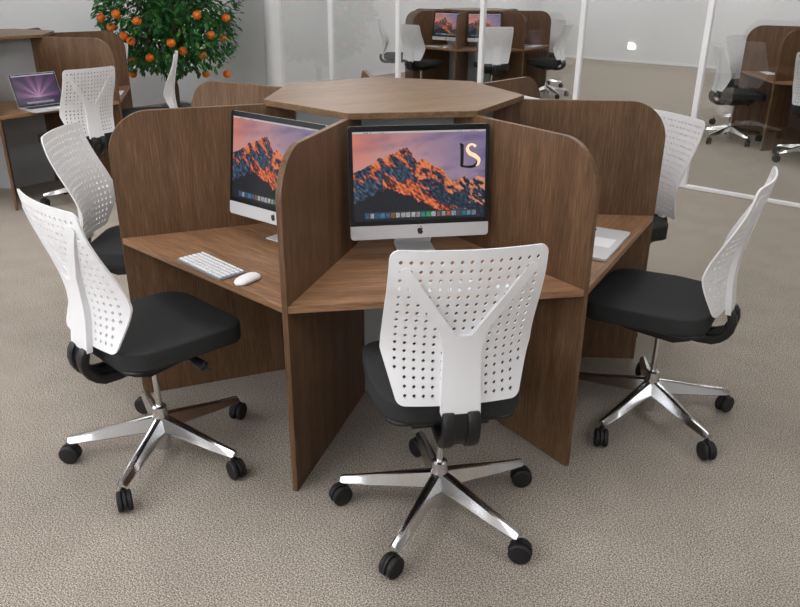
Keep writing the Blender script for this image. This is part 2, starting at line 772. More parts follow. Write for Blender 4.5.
# ---------------------------------------------------------------- workstation pod
def make_pod():
    root = empty('workstation_pod')
    # divider panel, local x = outwards along the spoke
    bm = bmesh.new()
    pts = rounded_poly([(CORE_R - .002, 0), (POD_R, 0), (POD_R, PANEL_H), (CORE_R - .002, PANEL_H)], [0, 0, .17, 0], 14)
    prism(bm, pts, 'y', -PANEL_T / 2, PANEL_T / 2, .0012, 1)
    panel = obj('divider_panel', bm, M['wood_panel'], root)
    # desk surface, local x = outwards along the station axis
    bm = bmesh.new()
    h = PI / N
    tt = PANEL_T / 2 / math.sin(h)
    ro, ri = POD_R - .004, CORE_R

    def edge(r, sgn):
        a = sgn * h
        p = Vector((r * math.cos(a), r * math.sin(a)))
        nrm = Vector((math.sin(a), -math.cos(a))) * sgn
        return tuple(p + nrm * (PANEL_T / 2))
    pts = [edge(ri, -1), edge(ro, -1), edge(ro, 1), edge(ri, 1)]
    prism(bm, pts, 'z', DESK_H - DESK_T, DESK_H, .0015, 1)
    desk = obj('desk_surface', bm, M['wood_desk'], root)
    # grey core facet
    bm = bmesh.new()
    rc = CORE_R - .004
    pts = [(rc * math.cos(h) - .016, -(rc - .016) * math.sin(h)), (rc * math.cos(h), -rc * math.sin(h)),
           (rc * math.cos(h), rc * math.sin(h)), (rc * math.cos(h) - .016, (rc - .016) * math.sin(h))]
    prism(bm, pts, 'z', 0, TOP_H - .026)
    core = obj('core_panel', bm, M['core'], root)
    tag(core, 'grey core panel')
    for k in range(N):
        for src, a in ((panel, spoke(k)), (desk, station(k)), (core, station(k))):
            o = src
            if k:
                o = src.copy()
                COL.objects.link(o)
                o.parent = root
            o.rotation_euler = (0, 0, a)
    bm = bmesh.new()
    prism(bm, [(TOP_R * math.cos(spoke(k)), TOP_R * math.sin(spoke(k))) for k in range(N)], 'z', TOP_H - .025, TOP_H, .0015, 1)
    bm.transform(Matrix.Rotation(-.4, 4, 'Z'))
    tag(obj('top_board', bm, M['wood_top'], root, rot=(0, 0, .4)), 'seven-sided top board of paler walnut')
    return root


# ---------------------------------------------------------------- screens
def fbm(x, y, z=0.0, o=4):
    v, a, f = 0, .5, 1
    for _ in range(o):
        v += a * noise.noise(Vector((x * f, y * f, z + f)))
        a *= .5
        f *= 2.03
    return v


def lerp3(a, b, t):
    t = max(0, min(1, t))
    return tuple(a[i] + (b[i] - a[i]) * t for i in range(3))


def px2uv(x, y):
    return (x - 52) / 578.0, (480 - y) / 390.0


RIDGE = sorted(px2uv(*q) for q in [(45, 262), (85, 256), (112, 240), (140, 226), (165, 200), (185, 205), (205, 192), (232, 186), (250, 170), (285, 158),
                                   (296, 178), (308, 190), (328, 225), (345, 215), (366, 214), (385, 232), (400, 248), (420, 244), (442, 266), (458, 282), (470, 302),
                                   (500, 312), (520, 300), (540, 288), (558, 312), (575, 308), (597, 290), (612, 298), (640, 312)])
BAND = sorted(px2uv(*q) for q in [(40, 330), (150, 300), (190, 262), (215, 290), (250, 312), (290, 296), (330, 318), (352, 360), (372, 356), (400, 385), (430, 405), (460, 412), (500, 440), (640, 450)])
FORE = sorted(px2uv(*q) for q in [(40, 395), (90, 372), (150, 340), (200, 322), (250, 345), (300, 362), (340, 385), (390, 412), (430, 436), (470, 452), (640, 462)])
ICONS = [(70, 120, 170), (190, 200, 210), (60, 110, 150), (90, 150, 200), (80, 120, 170), (170, 110, 60), (220, 220, 220), (200, 200, 205), (215, 215, 215),
         (230, 225, 220), (190, 190, 180), (60, 170, 170), (70, 190, 110), (220, 220, 225), (150, 130, 130), (190, 190, 190), (225, 120, 60), (170, 190, 210), (90, 100, 120), (60, 140, 170), (110, 180, 200), (150, 160, 170)]


def mountain(u, v):
    if v > .978:
        c = (205, 198, 200)
        if (.05 < u < .28 or u > .78) and noise.noise(Vector((u * 220, 3, 1))) > .25 and v < .992:
            c = (90, 85, 95)
        return c
    if .025 < v < .098 and .075 < u < .935:
        w = (u - .075) / .86 * 22
        i = int(w)
        fx = w - i
        if .12 < fx < .9 and .032 < v < .09:
            c = ICONS[i % 22]
            k = .8 + .5 * noise.noise(Vector((u * 160, v * 90, 2)))
            return tuple(x * k for x in c)
        return (64, 66, 72)
    r = interp(RIDGE, u) + .022 * fbm(u * 26, 1.7)
    if v > r:
        base = lerp3((226, 138, 118), (172, 142, 162), u * 1.7)
        base = lerp3(base, (126, 120, 160), (u - .5) * 1.6)
        glow = max(0, 1 - (v - r) / .22)
        base = lerp3(base, (212, 170, 172), glow * .55 * (1 - .5 * u))
        cl = fbm(u * 3.2 + 2, v * 7 - u * 2, 3)
        base = lerp3(base, (104, 92, 132), max(0, cl * 2.2) * (.25 + .75 * u))
        base = lerp3(base, (222, 150, 140), max(0, -cl * 1.6) * (1 - u) * .8)
        if v > .8:
            base = lerp3(base, (150, 122, 142), (v - .8) * 1.6 * fbm(u * 5, v * 4, 8) * 3)
        return base
    d = r - v
    b = interp(BAND, u) + .03 * fbm(u * 22, 5.1)
    fo = interp(FORE, u) - .03 + .05 * fbm(u * 30, 7.7)
    n1 = fbm(u * 17 + v * 9, v * 8 - u * 3, 1)
    n2 = fbm(u * 52 + v * 20, v * 24, 4)
    if v < fo:
        return lerp3((46, 46, 48), (34, 38, 46), .5 + n2 * 1.5)
    if v < b and v > b - .26 + .12 * n1 and .22 < u < .80:
        lit = .16 + n1 * 1.5 + n2 * 1.2 - max(0, u - .62) * 1.2
        if lit > 0:
            return lerp3((176, 72, 44), (250, 142, 92), lit * 1.6 + n2)
        return lerp3((60, 48, 56), (84, 60, 60), n2 + .5)
    lit = .12 - d * 2.1 + n1 * 1.5 + n2 * .8 + (0.16 if .44 < u < .75 or u > .87 else 0) - (.12 if u < .12 else 0)
    if lit > 0:
        c = lerp3((150, 66, 48), (244, 140, 92), lit * 2.4 + n2 * .8)
        return lerp3(c, (232, 178, 140), max(0, u - .55) * 1.3)
    blue = lerp3((34, 40, 54), (92, 118, 142), .42 + n2 * 1.6 + n1 * .6 - (.12 if u > .45 else 0))
    return lerp3(blue, (40, 44, 54), max(0, .3 - v) * 2.2)


def rays(u, v):
    if v > .965:
        return (190, 180, 200)
    if v < .09 and .18 < u < .82 and v > .02:
        k = .5 + .5 * noise.noise(Vector((u * 70, v * 40, 0)))
        return (60 + 150 * k, 65 + 140 * k, 85 + 140 * k)
    dx, dy = (u - .5) * 1.5, v - .24
    a = math.atan2(dy, dx)
    d = math.hypot(dx, dy)
    ray = .5 + .5 * math.sin(a * 11 + 1.5 * noise.noise(Vector((a * 3, 0, 0)))) * .8 + .3 * noise.noise(Vector((a * 9, 2, 0)))
    g = math.exp(-d * 3.4)
    c = lerp3((38, 26, 62), (150, 60, 150), max(0, ray) * math.exp(-d * 1.3) * 1.5)
    c = lerp3(c, (255, 205, 235), g * (.65 + .5 * ray))
    if dy < -.02:
        c = lerp3(c, (32, 28, 54), .55)
    return tuple(x * .8 for x in c)


def picture_mesh(w, h, nx, ny, fn):
    """grid in local xz facing -y with one colour per cell"""
    me = bpy.data.meshes.new('screen')
    vs, fs = [], []
    for j in range(ny + 1):
        for i in range(nx + 1):
            vs.append(((i / nx - .5) * w, 0, j / ny * h))
    for j in range(ny):
        for i in range(nx):
            a = j * (nx + 1) + i
            fs.append((a, a + 1, a + nx + 2, a + nx + 1))
    me.from_pydata(vs, [], fs)
    at = me.attributes.new('picture', 'FLOAT_COLOR', 'CORNER')
    q = 0
    for j in range(ny):
        for i in range(nx):
            c = s2l([max(0, min(255, x)) for x in fn((i + .5) / nx, (j + .5) / ny)])
            for _ in range(4):
                at.data[q].color = c
                q += 1
    me.materials.append(M['screen'])
    return me


def fruit_logo(bm, c, s, y):
    """small bitten-apple emblem in the xz plane"""
    pts = []
    half = [(0, .36), (.14, .43), (.32, .40), (.43, .27), (.455, .05), (.38, -.22), (.25, -.43), (.12, -.50), (0, -.45)]
    right = half[:]
    left = [(-x, z) for x, z in half[::-1] if x]
    # bite on the right side
    bite = []
    for x, z in right:
        if .0 < z < .34 and x > .3:
            continue
        bite.append((x, z))
    idx = 3
    bite = bite[:3] + [(.40, .34), (.29, .25), (.25, .14), (.29, .02), (.40, -.06)] + [p for p in half if p[1] <= -.2]
    for x, z in bite + left:
        pts.append((c[0] + x * s, c[1] + z * s))
    prism(bm, pts, 'y', y - .0012, y)
    leaf = [(0.01, .46), (.02, .58), (.10, .68), (.19, .70), (.18, .58), (.10, .49)]
    prism(bm, [(c[0] + x * s, c[1] + z * s) for x, z in leaf], 'y', y - .0012, y)


MOUNTAIN_ME = picture_mesh(.502, .330, 210, 150, mountain)


def make_imac():
    """origin on the desk under the stand; screen faces -y"""
    root = empty('desktop_computer')
    tag(root, 'computer', 'computer', 'all-in-one computers on the pod desks')
    # panel frame leans back a little about its lower edge
    tilt = math.radians(-7.0)
    W, HH = .534, .421
    piv = Vector((0, -.108, .082))
    R = Matrix.Translation(piv) @ Matrix.Rotation(tilt, 4, 'X')
    bm = bmesh.new()
    pts = rounded_poly([(-W / 2, 0), (W / 2, 0), (W / 2, HH), (-W / 2, HH)], .012, 4)
    prism(bm, pts, 'y', .002, .010, .001, 1)
    secs = []
    for s, y in ((1, .009), (.96, .016), (.72, .030), (.4, .038)):
        secs.append([(x * s, y, HH / 2 + (z - HH / 2) * s) for x, z in pts])
    loft(bm, secs)
    chin = rounded_poly([(-W / 2, 0), (W / 2, 0), (W / 2, .052), (-W / 2, .052)], [.012, .012, 0, 0], 4)
    prism(bm, chin, 'y', -.0005, .003)
    bm.transform(R)
    body = obj('body', bm, M['alu'], root, True, angle=math.radians(35))
    bm = bmesh.new()
    bz = rounded_poly([(-W / 2, .0525), (W / 2, .0525), (W / 2, HH), (-W / 2, HH)], [0, 0, .012, .012], 4)
    prism(bm, bz, 'y', -.0005, .003)
    bm.transform(R)
    tag(obj('bezel', bm, M['bezel'], root), 'black screen surround')
    me = MOUNTAIN_ME
    sc = bpy.data.objects.new('screen', me)
    COL.objects.link(sc)
    sc.parent = root
    sc.matrix_local = R @ Matrix.Translation((0, -.0012, .0705))
    tag(sc, 'lit screen with a sunset mountain picture')
    bm = bmesh.new()
    fruit_logo(bm, (0, .027), .026, -.0004)
    bm.transform(R)
    tag(obj('chin_emblem', bm, M['mark'], root), 'small dark bitten apple emblem')
    bm = bmesh.new()
    prof = [(-.075, 0), (-.075, .004), (.05, .006), (.062, .012), (.060, .04), (-.055, .235), (-.062, .235), (.050, .036), (.050, .014), (.045, 0)]
    prof = [(-.085, 0), (-.085, .004), (.060, .006), (.020, .06), (-.055, .22), (-.045, .225), (.032, .062), (.076, .008), (.076, 0)]
    prism(bm, prof, 'x', -.075, .075, .001, 1)
    obj('stand', bm, M['stand'], root)
    return root


def make_keyboard():
    root = empty('keyboard')
    tag(root, 'keyboard', 'keyboard', 'white keyboards on the pod desks')
    bm = bmesh.new()
    prism(bm, rounded_poly([(-.150, -.058), (.150, -.058), (.150, .058), (-.150, .058)], .006, 3), 'z', .001, .009, .001, 1)
    obj('base', bm, M['keybase'], root)
    bm = bmesh.new()
    for r in range(6):
        y = -.046 + r * .0185
        n = 14
        x = -.142
        cols = [1] * 14
        if r == 0:
            cols = [1, 1, 1, 1.25, 5, 1.25, 1, .92, .92, .9]
        tot = sum(cols)
        for c in cols:
            w = c / tot * .284
            box(bm, (x + w / 2, y, .0105), (w - .0055, .0122 if r < 5 else .008, .005), .0008, 1)
            x += w
    tag(obj('keys', bm, M['key'], root), 'rows of white keys')
    return root


def make_mouse():
    root = empty('computer_mouse')
    tag(root, 'mouse', 'mouse', 'white computer mice on the pod desks')
    bm = bmesh.new()
    secs = []
    for i in range(13):
        t = i / 12
        y = -.058 + .116 * t
        w = .030 * (max(0.02, 1 - (2 * t - 1) ** 4)) ** .5 * (.97 + .05 * math.sin(PI * t))
        h = .021 * (max(0.02, 1 - abs(2 * t - 1) ** 2.6)) ** .6
        ring = []
        for k in range(12):
            a = k * TAU / 12
            ring.append((w * math.cos(a), y, .006 + (h if math.sin(a) > 0 else .004) * math.sin(a)))
        secs.append(ring)
    loft(bm, secs)
    obj('shell', bm, M['key'], root, True)
    bm = bmesh.new()
    prism(bm, rounded_poly([(-.024, -.050), (.024, -.050), (.024, .050), (-.024, .050)], .015, 4), 'z', .0, .004)
    tag(obj('sole', bm, M['keybase'], root), 'grey sole')
    return root


LAPTOP_ME = None


def make_laptop():
    """origin at the hinge centre on the desk; user side is -y"""
    global LAPTOP_ME
    root = empty('laptop')
    tag(root, 'laptop', 'laptop', 'open laptops on the pod desks')
    W, D = .39, .255
    bm = bmesh.new()
    prism(bm, rounded_poly([(-W / 2, -D), (W / 2, -D), (W / 2, 0), (-W / 2, 0)], .012, 4), 'z', .001, .014, .002, 2)
    base = obj('base', bm, M['alu'], root)
    tag(base, 'silver laptop base')
    bm = bmesh.new()
    for r in range(6):
        for c in range(14):
            if r == 0 and 4 <= c <= 8:
                continue
            box(bm, (-.150 + c * .0231, -.112 + r * .0172, .0145), (.0195, .0145, .002))
    box(bm, (-.150 + 6 * .0231, -.112, .0145), (.110, .0145, .002))
    tag(obj('keys', bm, M['mark'], base), 'rows of black keys')
    bm = bmesh.new()
    box(bm, (0, -.187, .0142), (.115, .085, .0008), .0003, 1)
    tag(obj('trackpad', bm, M['key'], base), 'pale trackpad')
    tilt = Matrix.Translation((0, .004, .012)) @ Matrix.Rotation(math.radians(-17), 4, 'X')
    bm = bmesh.new()
    prism(bm, rounded_poly([(-W / 2, 0), (W / 2, 0), (W / 2, .262), (-W / 2, .262)], [0, 0, .012, .012], 4), 'y', 0, .007, .001, 1)
    bm.transform(tilt)
    lid = obj('lid', bm, M['alu'], root)
    bm = bmesh.new()
    prism(bm, rounded_poly([(-W / 2 + .003, .004), (W / 2 - .003, .004), (W / 2 - .003, .259), (-W / 2 + .003, .259)], .009, 3), 'y', -.0012, .001)
    bm.transform(tilt)
    tag(obj('bezel', bm, M['bezel'], lid), 'black screen surround')
    LAPTOP_ME = picture_mesh(.360, .232, 120, 78, rays)
    sc = bpy.data.objects.new('screen', LAPTOP_ME)
    COL.objects.link(sc)
    sc.parent = lid
    sc.matrix_local = tilt @ Matrix.Translation((0, -.0016, .018))
    tag(sc, 'lit screen with purple light rays')
    return root


# ---------------------------------------------------------------- the setting
def slab(name, s0, s1, t0, t1, z0, z1, mat, parent=None):
    bm = bmesh.new()
    cx, cy = (s0 + s1) / 2, (t0 + t1) / 2
    x, y = room(cx, cy)
    box(bm, (0, 0, 0), (abs(s1 - s0), abs(t1 - t0), z1 - z0))
    return obj(name, bm, mat, parent, loc=(x, y, (z0 + z1) / 2), rot=(0, 0, ROOM_ROT))


SL, SR, TB, TF = -7.66, 7.5, -9.5, 10.15
for o in (slab('floor', SL - .2, SR + .2, TB - .2, TF + .2, -.1, 0, M['carpet']),
          slab('ceiling', SL - .2, SR + .2, TB - .2, TF + .2, CEIL, CEIL + .1, M['ceiling']),
          slab('wall_left', SL - .15, SL, TB - .15, TF + .15, 0, CEIL, M['wall']),
          slab('wall_right', SR, SR + .15, TB - .15, TF + .15, 0, CEIL, M['wall']),
          slab('wall_back', SL, SR, TB - .15, TB, 0, CEIL, M['wall']),
          slab('wall_far', SL, SR, TF, TF + .15, 0, CEIL, M['wall']),
          slab('wall_partition', SL, -5.62, -.06, .06, 0, CEIL, M['wall']),
          slab('baseboard_left', SL, SL + .012, .07, TF, 0, .06, M['white_metal']),
          slab('baseboard_far', SL + .012, SR, TF - .012, TF, 0, .06, M['white_metal'])):
    tag(o, kind='structure')

bm = bmesh.new()
x, y = room(-5.535, 0)
lathe(bm, [(.12, 0), (.12, CEIL)], 40)
tag(obj('trim_1', bm, M['white_metal'], None, True, loc=(x, y, 0), angle=math.radians(40)), kind='structure')

PX, PY = room(0, 0)
part = empty('window_1', (PX, PY, 0), ROOM_ROT)
tag(part, kind='structure')
POSTS = [-4.49, -3.42, -2.285, -1.16, 0.0, 1.15, 2.30, 3.45, 4.60, 5.75, 6.90]
for s in POSTS:
    bm = bmesh.new()
    box(bm, (s, 0, CEIL / 2), (.05, .05, CEIL - .004), .006, 2)
    obj('post', bm, M['white_metal'], part)
bounds = [-5.43] + POSTS + [SR]
for a, b in zip(bounds, bounds[1:]):
    a2 = a + (.025 if a in POSTS else 0)
    b2 = b - (.025 if b in POSTS else 0)
    bm = bmesh.new()
    box(bm, ((a2 + b2) / 2, 0, .03 + (CEIL - .06) / 2), (b2 - a2 - .002, .010, CEIL - .06))
    tag(obj('glass_pane', bm, M['glass'], part), 'clear glass pane')
    for z0, nm in ((.0, 'floor_rail'), (CEIL - .03, 'head_rail')):
        bm = bmesh.new()
        box(bm, ((a2 + b2) / 2, 0, z0 + .015), (b2 - a2 - .001, .05, .029), .003, 1)
        obj(nm, bm, M['white_metal'], part)

# unseen glowing window band behind the camera, added to light the chair backs
wx, wy = room(-1.0, TB)
fill = empty('fill_band', (wx, wy, 0), ROOM_ROT)
tag(fill, kind='structure')
WN, WW, WZ0, WZ1 = 8, 1.4, 1.65, 2.85
for i in range(WN):
    xc = (i - (WN - 1) / 2) * WW
    bm = bmesh.new()
    box(bm, (xc, .014, (WZ0 + WZ1) / 2), (WW - .06, .008, WZ1 - WZ0 - .06))
    tag(obj('pane', bm, M['fill_light'], fill), 'bright pane of the added fill band')
bm = bmesh.new()
for i in range(WN + 1):
    box(bm, ((i - WN / 2) * WW, .025, (WZ0 + WZ1) / 2), (.06, .05, WZ1 - WZ0), .003, 1)
for z in (WZ0, WZ1):
    box(bm, (0, .0255, z), (WN * WW + .06, .051, .06), .003, 1)
obj('frame', bm, M['white_metal'], fill)

# ceiling lights
LIGHTS = [(s, t) for s in (-6.3, -2.9, .5, 3.9) for t in (-7.6, -4.6, -1.6) if (s, t) not in ((3.9, -1.6), (-6.3, -4.6))]
LIGHTS += [(-4.6, -8.9), (-1.2, -8.9)]
LIGHTS += [(s, t) for s in (-6.3, -2.9, .5, 3.9) for t in (1.8, 5.2, 8.7)]
light0 = None
rows = {-4.6: 'left', -1.2: 'right', -6.3: 'leftmost', -2.9: 'second', .5: 'third', 3.9: 'rightmost'}
cols_ = {-8.9: 'along the wall behind the camera side', -7.6: 'farthest behind the camera side', -4.6: 'above the near room', -1.6: 'just in front of the glass partition',
         1.8: 'just beyond the glass partition', 5.2: 'midway beyond the glass partition', 8.7: 'close to the far wall'}
for (s, t) in LIGHTS:
    if light0 is None:
        light0 = empty('ceiling_light')
        bm = bmesh.new()
        for sx in (-1, 1):
            box(bm, (sx * .61, 0, -.02), (.03, 1.25, .04), .003, 1)
            box(bm, (0, sx * .61, -.02), (1.19, .03, .04), .003, 1)
        obj('frame', bm, M['white_metal'], light0)
        bm = bmesh.new()
        box(bm, (0, 0, -.012), (1.19, 1.19, .012))
        tag(obj('diffuser', bm, M['diffuser'], light0), 'glowing white diffuser')
        lo = light0
    else:
        lo = copy_tree(light0)
    x, y = room(s, t)
    lo.location = (x, y, CEIL - .001)
    lo.rotation_euler = (0, 0, ROOM_ROT)
    tag(lo, 'square white ceiling light panel, %s row, %s' % (rows[s], cols_[t]), 'ceiling light', 'ceiling light panels')

# small emissive white block low on the far wall
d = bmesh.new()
spot = empty('wall_spot')
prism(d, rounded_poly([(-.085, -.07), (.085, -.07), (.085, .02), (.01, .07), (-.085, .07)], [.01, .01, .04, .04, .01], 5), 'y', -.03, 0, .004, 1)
obj('spot_face', d, M['white_glow'], spot)
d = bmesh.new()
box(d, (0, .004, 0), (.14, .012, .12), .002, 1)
obj('back_plate', d, M['white_metal'], spot)
spot.rotation_euler = (0, 0, ROOM_ROT)
tag(spot, 'small bright white spot low on the far wall behind the glass', 'spot')
SPOT_OBJ = spot

# ---------------------------------------------------------------- pods
POD_LABEL = {
    'main': 'large walnut seven-sided workstation pod in the middle of the foreground',
    'rear': 'walnut workstation pod standing behind the glass partition at top centre',
    'right': 'walnut workstation pod behind the glass partition cut off by the right picture edge',
    'left': 'walnut workstation pod cut off by the left picture edge, near the orange tree'}
pod0 = None
for nm, (cx, cy, r) in PODS.items():
    if pod0 is None:
        pod0 = make_pod()
        o = pod0
    else:
        o = copy_tree(pod0)
    o.location = (cx, cy, 0)
    o.rotation_euler = (0, 0, r)
    tag(o, POD_LABEL[nm], 'desk', 'seven-sided workstation pods')


def at(pod, k, lat, rad, z=0.0):
    cx, cy, r = PODS[pod]
    a = station(k) + r
    return (cx + rad * math.cos(a) - lat * math.sin(a), cy + rad * math.sin(a) + lat * math.cos(a), z), a


chair0 = make_chair()
CHAIRS = [
    ('main', 0, (-.028, -1.278), 0, .0, 'nearest white perforated chair, back to the viewer, at the front desk of the large pod'),
    ('main', 6, (-1.024, -.764), 0, -1.4, 'white-backed black-seated chair left of the large pod, facing the keyboard desk'),
    ('main', 1, (1.000, -.780), 0, -1.4, 'white-backed black-seated chair right of the large pod, turned side-on towards the laptop desk'),
    ('main', 5, (-1.210, .261), 0, 4.0, 'white perforated chair behind the left side panel of the large pod'),
    ('main', 2, (1.266, .266), 0, -.9, 'white perforated chair half hidden behind the right side panel of the large pod'),
    ('main', 3, 1.28, 0, 0, 'white chair hidden behind the top board of the large pod, on its far right side'),
    ('main', 4, 1.28, 0, 0, 'white chair hidden behind the top board of the large pod, on its far left side'),
    ('left', 1, 1.28, 0, 0, 'white perforated chair in front of the purple-screened laptop at the left pod'),
    ('left', 2, 1.28, 0, 0, 'thin edge-on white chair back under the orange tree, right of the left pod'),
    ('left', 3, (-2.32, 5.08), 0, 0, 'white chair mostly hidden behind the end panel of the left pod, beside the orange tree'),
    ('rear', 6, 1.28, 0, 0, 'white chair at the left computer desk of the rear pod behind the glass'),
    ('rear', 0, 1.28, 0, 0, 'white perforated chair in front of the right computer of the rear pod behind the glass'),
    ('rear', 5, 1.28, 0, 0, 'edge-on white chair with black seat left of the rear pod behind the glass'),
    ('rear', 1, 1.28, 0, 0, 'side-on white chair with chrome base showing, nearer one right of the rear pod'),
    ('rear', 2, 1.28, 0, 0, 'farther white chair right of the rear pod, just behind the nearer side-on one'),
    ('right', 5, 1.28, 0, 0, 'side-on white chair with black seat left of the right pod, beyond the glass'),
    ('right', 6, 1.28, 0, 0, 'white perforated chair cut off by the right picture edge, at the right pod'),
    ('right', 4, 1.28, 0, 0, 'pale white chair back just behind the side-on chair at the right pod'),
]
for i, (pod, k, rad, db, ds, lab) in enumerate(CHAIRS):
    loc, a = at(pod, k, 0, rad if not isinstance(rad, tuple) else 1)
    if isinstance(rad, tuple):
        loc = (rad[0], rad[1], 0)
    o = chair0 if i == 0 else copy_tree(chair0)
    o.location = loc
    o.rotation_euler = (0, 0, a + PI / 2 + math.radians(ds))
    tag(o, lab)

# desk things
imac0 = make_imac()
IM = [('main', 0, 0.005, .575, 0, 'desktop computer with letter emblem on its screen, front desk of the large pod'),
      ('main', 6, -0.010, .595, 3.5, 'desktop computer half hidden by the divider, on the left keyboard desk of the large pod'),
      ('main', 2, 0, .560, 5, 'desktop computer behind the right side panel of the large pod, only its top corner showing'),
      ('rear', 6, -.02, .60, 4.0, 'left one of the two small lit computers on the rear pod behind the glass'),
      ('rear', 0, 0, .575, 0, 'right one of the two small lit computers on the rear pod behind the glass')]
for i, (pod, k, lat, rad, yaw, lab) in enumerate(IM):
    loc, a = at(pod, k, lat, rad, DESK_H)
    o = imac0 if i == 0 else copy_tree(imac0)
    o.location = loc
    o.rotation_euler = (0, 0, a + PI / 2 + math.radians(yaw))
    tag(o, lab)

kb0 = make_keyboard()
KB = [('main', 6, .035, 1.035, 'white keyboard on the left desk of the large pod, beside the mouse'),
      ('main', 0, 0.0, 1.02, 'white keyboard on the front desk of the large pod, seen through the chair back'),
      ('rear', 6, .0, 1.0, 'white keyboard in front of the left computer of the rear pod'),
      ('rear', 0, .0, 1.02, 'white keyboard in front of the right computer of the rear pod'),
      ('left', 2, -.10, 1.02, 'white keyboard at the end of the left pod desk, beside the orange tree'),
      ('right', 5, -.16, .90, 'white keyboard on the desk of the right pod behind the glass')]
for i, (pod, k, lat, rad, lab) in enumerate(KB):
    loc, a = at(pod, k, lat, rad, DESK_H)
    o = kb0 if i == 0 else copy_tree(kb0)
    o.location = loc
    o.rotation_euler = (0, 0, a + PI / 2 + math.radians(-3 if i == 0 else 0))
    tag(o, lab)

ms0 = make_mouse()
MS = [('main', 6, .252, 1.03, 'white mouse on the left desk of the large pod, beside the keyboard'),
      ('main', 0, .235, 1.035, 'white mouse on the front desk of the large pod, behind the nearest chair back'),
      ('rear', 6, .24, 1.0, 'tiny white mouse by the left computer of the rear pod')]
for i, (pod, k, lat, rad, lab) in enumerate(MS):
    loc, a = at(pod, k, lat, rad, DESK_H)
    o = ms0 if i == 0 else copy_tree(ms0)
    o.location = loc
    o.rotation_euler = (0, 0, a + PI / 2 + math.radians(8))
    tag(o, lab)

lp0 = make_laptop()
LP = [('main', 1, -.025, .815, 'open silver laptop on the right desk of the large pod, mostly hidden by the divider'),
      ('left', 1, -.075, .91, 'open laptop with purple rays on its screen, on the left pod'),
      ('rear', 1, -.0, .84, 'open laptop on the right-hand desk of the rear pod behind the glass')]
for i, (pod, k, lat, rad, lab) in enumerate(LP):
    loc, a = at(pod, k, lat, rad, DESK_H)
    o = lp0 if i == 0 else copy_tree(lp0)
    o.location = loc
    o.rotation_euler = (0, 0, a + PI / 2)
    tag(o, lab)


# letter emblem on the front screen: a black serif stem with a foot, and an S
def stroke(bm, pts, wid, y):
    """variable-width ribbon in the xz plane"""
    P = [Vector(p) for p in pts]
    fine, fw = [], []
    for i in range(len(P) - 1):
        p0, p1, p2, p3 = P[max(i - 1, 0)], P[i], P[i + 1], P[min(i + 2, len(P) - 1)]
        for k in range(6):
            t = k / 6
            fine.append(.5 * ((2 * p1) + (p2 - p0) * t + (2 * p0 - 5 * p1 + 4 * p2 - p3) * t * t + (3 * p1 - p0 - 3 * p2 + p3) * t ** 3))
            fw.append(wid[i] + (wid[i + 1] - wid[i]) * t)
    fine.append(P[-1])
    fw.append(wid[-1])
    t = bmesh.new()
    prev = None
    for i, p in enumerate(fine):
        d = (fine[min(i + 1, len(fine) - 1)] - fine[max(i - 1, 0)]).normalized()
        nrm = Vector((-d.y, d.x)) * fw[i]
        ring = [t.verts.new((p.x + nrm.x, y, p.y + nrm.y)), t.verts.new((p.x - nrm.x, y, p.y - nrm.y)),
                t.verts.new((p.x - nrm.x, y - .0008, p.y - nrm.y)), t.verts.new((p.x + nrm.x, y - .0008, p.y + nrm.y))]
        if prev:
            for a in range(4):
                t.faces.new((prev[a], prev[(a + 1) % 4], ring[(a + 1) % 4], ring[a]))
        else:
            t.faces.new(ring)
        prev = ring
    t.faces.new(prev[::-1])
    bm_merge(bm, t)


def em(x, y):                      # emblem coordinates read off the picture of the screen
    u, v = px2uv(x, y)
    return ((u - .5) * .502, v * .330)


front_screen = [c for c in imac0.children if c.name.startswith('screen')][0]
bm = bmesh.new()
stroke(bm, [em(514, 151), em(522, 152), em(524, 160)], [.0012, .0035, .0055], -.0006)
stroke(bm, [em(525, 153), em(526, 200), em(525, 248)], [.0064, .0064, .0058], -.0006)
stroke(bm, [em(521, 248), em(545, 251), em(566, 252), em(584, 246), em(596, 230), em(599, 212)], [.003, .0042, .0052, .0058, .0048, .001], -.0006)
stroke(bm, [em(583, 166), em(570, 156), em(553, 164), em(550, 180), em(562, 196)], [.001, .0012, .0016, .0018, .001], -.0006)
e1 = obj('screen_emblem', bm, M['letter'], front_screen)
tag(e1, 'black curved letter emblem on the screen')
bm = bmesh.new()
stroke(bm, [em(586, 164), em(572, 154), em(556, 158), em(549, 174), em(560, 192), em(582, 204), em(600, 220), em(598, 240), em(588, 249)],
       [.0056, .0038, .0046, .0060, .0076, .0078, .0066, .0046, .001], -.0012)
e2 = obj('screen_emblem', bm, M['cream'], front_screen)
tag(e2, 'cream letter S on the screen')

